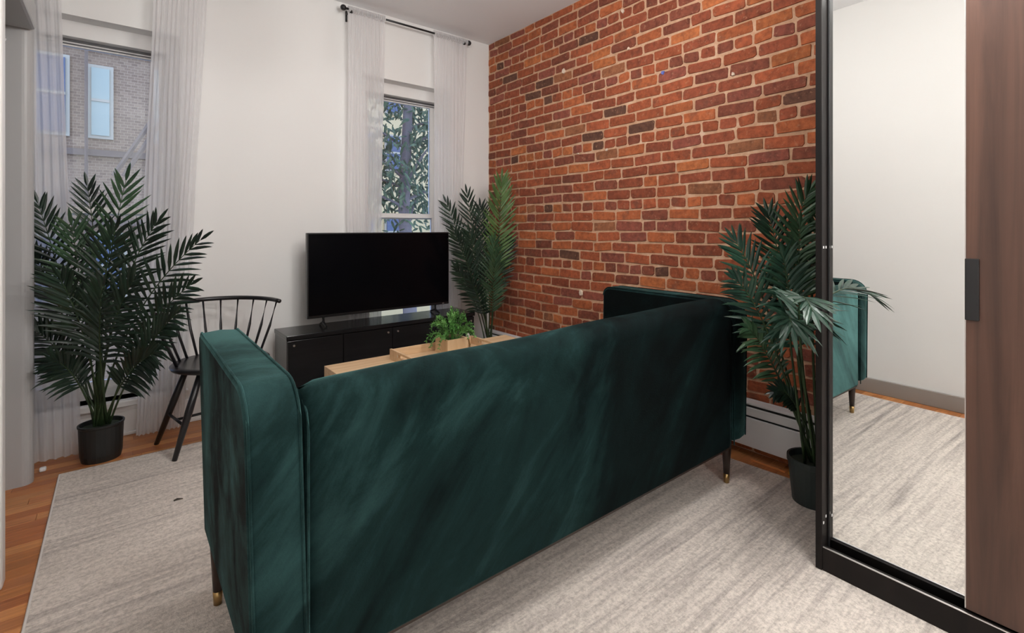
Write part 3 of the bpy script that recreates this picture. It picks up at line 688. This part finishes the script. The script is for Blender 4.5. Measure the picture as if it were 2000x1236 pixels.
# large dark palm in front of the left window
P1 = Vector((-2.61, -.285, 0)); F1 = proj(P1)[2]
p1 = thing('potted_palm', 'large dark artificial palm in a black pot before the left window', 'plant', P1, 0, 'artificial palms')
pot(p1, P1, [(.078, 0), (.084, .03), (.089, .165), (.093, .172), (.093, .18), (.086, .18), (.084, .16)], 'pot_black', 28, 1.0, .9, .16, .084)
r1 = random.Random(21)
for (cu, cv, tu, tv_, dc, dt, L, mt, dr) in [
    (195, 560, 246, 352, -.02, -.05, .19, 'palm_mid', .05), (200, 520, 170, 362, .0, .0, .15, 'palm_dark', .05), (130, 560, 74, 396, .0, -.03, .17, 'palm_dark', .1),
    (235, 600, 392, 468, -.05, -.15, .18, 'palm_dark', .12), (250, 650, 372, 556, -.05, -.18, .18, 'palm_dark', .15), (255, 700, 345, 612, -.10, -.22, .17, 'palm_dark', .2),
    (130, 610, 66, 500, .0, -.05, .18, 'palm_dark', .12), (140, 690, 62, 640, -.05, -.12, .18, 'palm_dark', .18), (150, 715, 105, 705, -.1, -.2, .15, 'palm_dark', .25),
    (235, 720, 300, 690, -.1, -.2, .16, 'palm_dark', .25), (185, 580, 225, 450, -.12, -.22, .2, 'palm_dark', .12), (165, 600, 140, 440, -.08, -.15, .19, 'palm_mid', .12),
    (215, 560, 308, 432, .0, -.05, .19, 'palm_dark', .12), (172, 640, 118, 545, -.14, -.25, .19, 'palm_dark', .15), (200, 640, 262, 545, -.14, -.26, .19, 'palm_dark', .15), (185, 660, 200, 560, -.2, -.34, .18, 'palm_dark', .2)]:
    b0 = P1 + Vector((r1.uniform(-.03, .03), r1.uniform(-.025, .025), .15))
    frond(p1, P1, b0, px3(cu, cv, F1 + dc), px3(tu, tv_, F1 + dt), L, 17, .42, .0085, mt, None, dr, r1)
bm = B(); tube(bm, [P1 + Vector((0, 0, .15)), P1 + Vector((-.005, 0, .35)), P1 + Vector((-.01, .0, .62))], [.022, .019, .012], 10); obj('trunk', bm, 'palm_stem', p1, P1, smooth=True)

# palm in the corner by the brick wall
P2 = Vector((-.205, -.30, 0)); F2 = proj(P2)[2]
p2 = thing('potted_palm', 'artificial palm standing in the corner between media console and brick wall', 'plant', P2, 0, 'artificial palms')
pot(p2, P2, [(.085, 0), (.10, .16), (.104, .175), (.096, .175), (.094, .15)], 'pot_black', 24, 1, 1, .15, .092)
r2 = random.Random(33)
for (cu, cv, tu, tv_, dc, dt, L, mt, dr, nn) in [
    (972, 500, 980, 352, -.05, -.12, .20, 'palm_light', .02, 26), (935, 520, 912, 378, -.02, -.08, .17, 'palm_dark', .06, 18), (925, 530, 872, 396, .0, -.05, .16, 'palm_dark', .08, 18),
    (935, 560, 886, 452, -.12, -.30, .14, 'palm_dark', .12, 18), (938, 590, 890, 520, -.16, -.32, .13, 'palm_dark', .14, 16), (958, 560, 966, 470, -.12, -.22, .17, 'palm_mid', .05, 18),
    (945, 500, 938, 405, .02, .05, .18, 'palm_dark', .08, 18), (940, 560, 918, 455, -.1, -.18, .18, 'palm_dark', .1, 18), (968, 540, 995, 470, -.02, -.02, .15, 'palm_dark', .1, 16),
    (948, 590, 916, 545, -.24, -.40, .10, 'palm_dark', .08, 14), (958, 600, 968, 505, -.18, -.3, .15, 'palm_mid', .05, 20)]:
    b0 = P2 + Vector((r2.uniform(-.03, .03), r2.uniform(-.03, .03), .15))
    frond(p2, P2, b0, px3(cu, cv, F2 + dc), px3(tu, tv_, F2 + dt), L, nn, .45, .0105 if mt == 'palm_light' else .0072 if mt == 'palm_mid' else .0092, mt, (CAM - P2).normalized() + Vector((0, 0, .2)), dr, r2)

# palm between the sofa and the wardrobe
P3 = Vector((-.285, -2.685, FT)); F3 = proj(P3)[2]
p3 = thing('potted_palm', 'green artificial palm squeezed between sofa arm and mirrored wardrobe', 'plant', P3, 0, 'artificial palms')
pot(p3, P3, [(.078, 0), (.094, .16), (.098, .162), (.098, .182), (.09, .182), (.088, .15)], 'pot_green', 28, 1, 1, .155, .089)
r3 = random.Random(44)
for (cu, cv, tu, tv_, dc, dt, L, mt, dr) in [
    (1515, 470, 1582, 372, .0, .0, .16, 'palm_mid', .12), (1500, 560, 1436, 470, .0, -.02, .16, 'palm_teal', .12), (1555, 560, 1562, 440, .0, -.06, .17, 'palm_mid', .35),
    (1500, 600, 1436, 545, -.02, -.1, .15, 'palm_teal', .2), (1530, 520, 1500, 415, .05, .08, .15, 'palm_dark', .1), (1575, 500, 1598, 405, .02, .02, .14, 'palm_mid', .2),
    (1505, 680, 1462, 640, .0, -.05, .13, 'palm_mid', .35), (1545, 740, 1515, 765, -.02, -.05, .08, 'palm_dark', .2), (1545, 600, 1530, 500, -.1, -.15, .16, 'palm_teal', .3), (1580, 600, 1585, 500, .02, .0, .16, 'palm_dark', .3)]:
    b0 = P3 + Vector((r3.uniform(-.03, .03), r3.uniform(-.03, .03), .15))
    frond(p3, P3, b0, px3(cu, cv, F3 + dc), px3(tu, tv_, F3 + dt), L, 17, .45, .0085, mt, None, dr, r3)
frond(p3, P3, P3 + Vector((-.03, -.02, .15)), px3(1530, 480, F3 - .36), px3(1588, 608, 1.46), .13, 14, .5, .009, 'palm_teal', Vector((-.45, -.6, .65)), .22, r3)
frond(p3, P3, P3 + Vector((-.03, .02, .15)), px3(1525, 540, F3 - .26), px3(1548, 640, 1.66), .15, 14, .5, .0085, 'palm_teal', Vector((-.6, -.5, .5)), .35, r3)

# ------------------------------------------------------------ small things on the floor
bm = B(); box(bm, -.105, -.097, -2.50, -2.34, 0.0006, .0066); tag(obj('wooden_stick', bm, 'orange_wood'), 'thin orange wooden stick on the floor under the heater', 'stick')
bm = B(); lathe(bm, [(.006, .0006), (.013, .004), (.013, .014), (.006, .018)], (-.105, -2.53, 0), 10); tag(obj('yellow_cap', bm, 'yellow_plastic', smooth=True), 'small yellow cap on the floor under the heater', 'cap')
bm = B(); box(bm, -2.835, -2.81, -.30, -.275, .0006, .02, .006); tag(obj('paper_scrap', bm, 'paper'), 'crumpled white paper scrap beside the grey door post', 'paper')
p = px3(346, 977, 1) - CAM; p = CAM + p * ((FT - CAM.z) / p.z)
bm = B(); tube(bm, [p + Vector((-.012, 0, .003)), p + Vector((0, .003, .005)), p + Vector((.02, -.004, .003))], [.003, .004, .0015], 5); tag(obj('twig', bm, 'twig_dark'), 'tiny dark dried leaf bit lying on the rug', 'twig')

# ------------------------------------------------------------ unseen globe lights added to brighten walls, ceiling and rug
for k, (x, y, z, wts) in enumerate(FILL_GLOBES):
    t = thing('pendant_lamp', ['white glass globe pendant lamp in front of the wardrobe', 'white glass globe pendant lamp at the near end of the room', 'white glass globe pendant lamp above the sofa seat'][k], 'lamp', (x, y, H)); of = t.location
    bm = B(); lathe(bm, [(.06, -.0005), (.062, -.012), (.02, -.028), (.008, -.03)][::-1], (x, y, H), 24); obj('canopy', bm, 'black_metal', t, of, smooth=True)
    bm = B(); tube(bm, [(x, y, H - .028), (x, y, z + .15)], .004, 8); obj('cord', bm, 'black_metal', t, of)
    bm = B(); lathe(bm, [(.045, z + .125), (.045, z + .152), (.015, z + .165)], (x, y, 0), 20); obj('socket', bm, 'black_metal', t, of, smooth=True)
    bm = B(); bmesh.ops.create_uvsphere(bm, u_segments=24, v_segments=16, radius=.14); bmesh.ops.translate(bm, vec=(x, y, z), verts=bm.verts); obj('globe', bm, 'lamp_glass_%d' % k, t, of, smooth=True)

# ------------------------------------------------------------ outside
struct(obj('street_ground', bx(-14, 14, .4, 14, -3.4, -3.3), 'street'), 'grey street below the windows')
fb = thing('brick_building', 'grey-brown brick building across the street seen through the left window', 'building', (-4.5, 9, -3.3)); of = fb.location
obj('wall', bx(-9, 0.2, 9, 9.4, -3.3, 8), 'facade_brick', fb, of)
for z in (1.2, 2.55, 4.6): obj('ledge', bx(-9, .2, 8.9, 9, z, z + .12), 'facade_trim' if z > 4 else 'fire_escape', fb, of)
for x0, z0, w, h, g in ((-2.93, 2.95, .27, 1.3, 'far_glass'), (-3.9, 2.95, .6, 1.4, 'far_glass_dark'), (-2.95, -.2, .5, 1.2, 'far_glass_dark'), (-1.9, 2.95, .6, 1.4, 'far_glass'), (-3.9, -.2, .6, 1.2, 'far_glass_dark')):
    f = obj('window', bx(x0 - .06, x0 + w + .06, 8.93, 8.999, z0 - .06, z0 + h + .06), 'facade_trim', fb, of); obj('pane', bx(x0, x0 + w, 8.9, 8.928, z0, z0 + h), g, f, of); obj('meeting_rail', bx(x0, x0 + w, 8.88, 8.899, z0 + h * .5, z0 + h * .5 + .05), 'facade_trim', f, of)
bm = B(); tube(bm, [(-3.0, 8.8, -3.3), (-3.0, 8.8, 6)], .03, 6); obj('downpipe', bm, 'fire_escape', fb, of)
for a, c in (((-2.0, 8.5, 3.3), (-2.6, 8.5, 2.15)), ((-1.85, 8.5, 3.3), (-2.45, 8.5, 2.15))):
    bm = B(); tube(bm, [a, c], .045, 6); obj('fire_stair', bm, 'fire_escape', fb, of)
fb = thing('beige_building', 'pale yellow building behind the leafy tree through the right window', 'building', (4.5, 9, -3.3)); of = fb.location
obj('wall', bx(.25, 9, 9, 9.4, -3.3, 5.2), 'facade_beige', fb, of)
for x0, z0 in ((2.35, 2.75), (3.12, 2.75), (4.6, 2.75), (2.35, .6), (3.12, .6), (4.6, .6), (3.12, 4.3)):
    f = obj('window', bx(x0 - .05, x0 + .43, 8.93, 8.999, z0 - .05, z0 + .95), 'facade_trim', fb, of); obj('pane', bx(x0, x0 + .38, 8.9, 8.928, z0, z0 + .9), 'far_glass_dark', f, of); obj('meeting_rail', bx(x0, x0 + .38, 8.88, 8.899, z0 + .43, z0 + .48), 'facade_trim', f, of)
tt = thing('street_tree', 'leafy green tree outside the window above the television', 'tree', (1.25, 4.0, -3.3)); of = tt.location
rt = random.Random(9); bm = B(); tube(bm, [(1.25, 4, -3.3), (1.3, 4, -.5), (1.2, 4.05, 1.6), (1.32, 4, 4.6)], [.14, .12, .10, .06], 10); obj('trunk', bm, 'bark', tt, of, smooth=True)
for k in range(13):
    z = rt.uniform(.2, 3.6); a = rt.uniform(0, 2 * PI); p0 = Vector((1.25, 4, z)); p2_ = p0 + Vector((1.1 * math.cos(a), .7 * math.sin(a), rt.uniform(.1, .7))); pts = bez(p0, (p0 + p2_) / 2 + Vector((0, 0, .2)), p2_, 10)
    bm = B(); tube(bm, pts, [.03 * (1 - .08 * i) for i in range(11)], 5); bh = obj('branch', bm, 'bark', tt, of)
    bm = B()
    for i in range(170):
        c = pts[rt.randrange(2, 11)] + Vector((rt.gauss(0, .24), rt.gauss(0, .24), rt.gauss(0, .24))); d = Vector((rt.uniform(-1, 1), rt.uniform(-1, 1), rt.uniform(-1.2, .2)))
        leaflet(bm, c, d, Vector((rt.uniform(-.5, .5), -1, .6)), rt.uniform(.10, .17), .024, .2)
    o = obj('foliage', bm, 'tree_leaf', bh, of); o['kind'] = 'stuff'
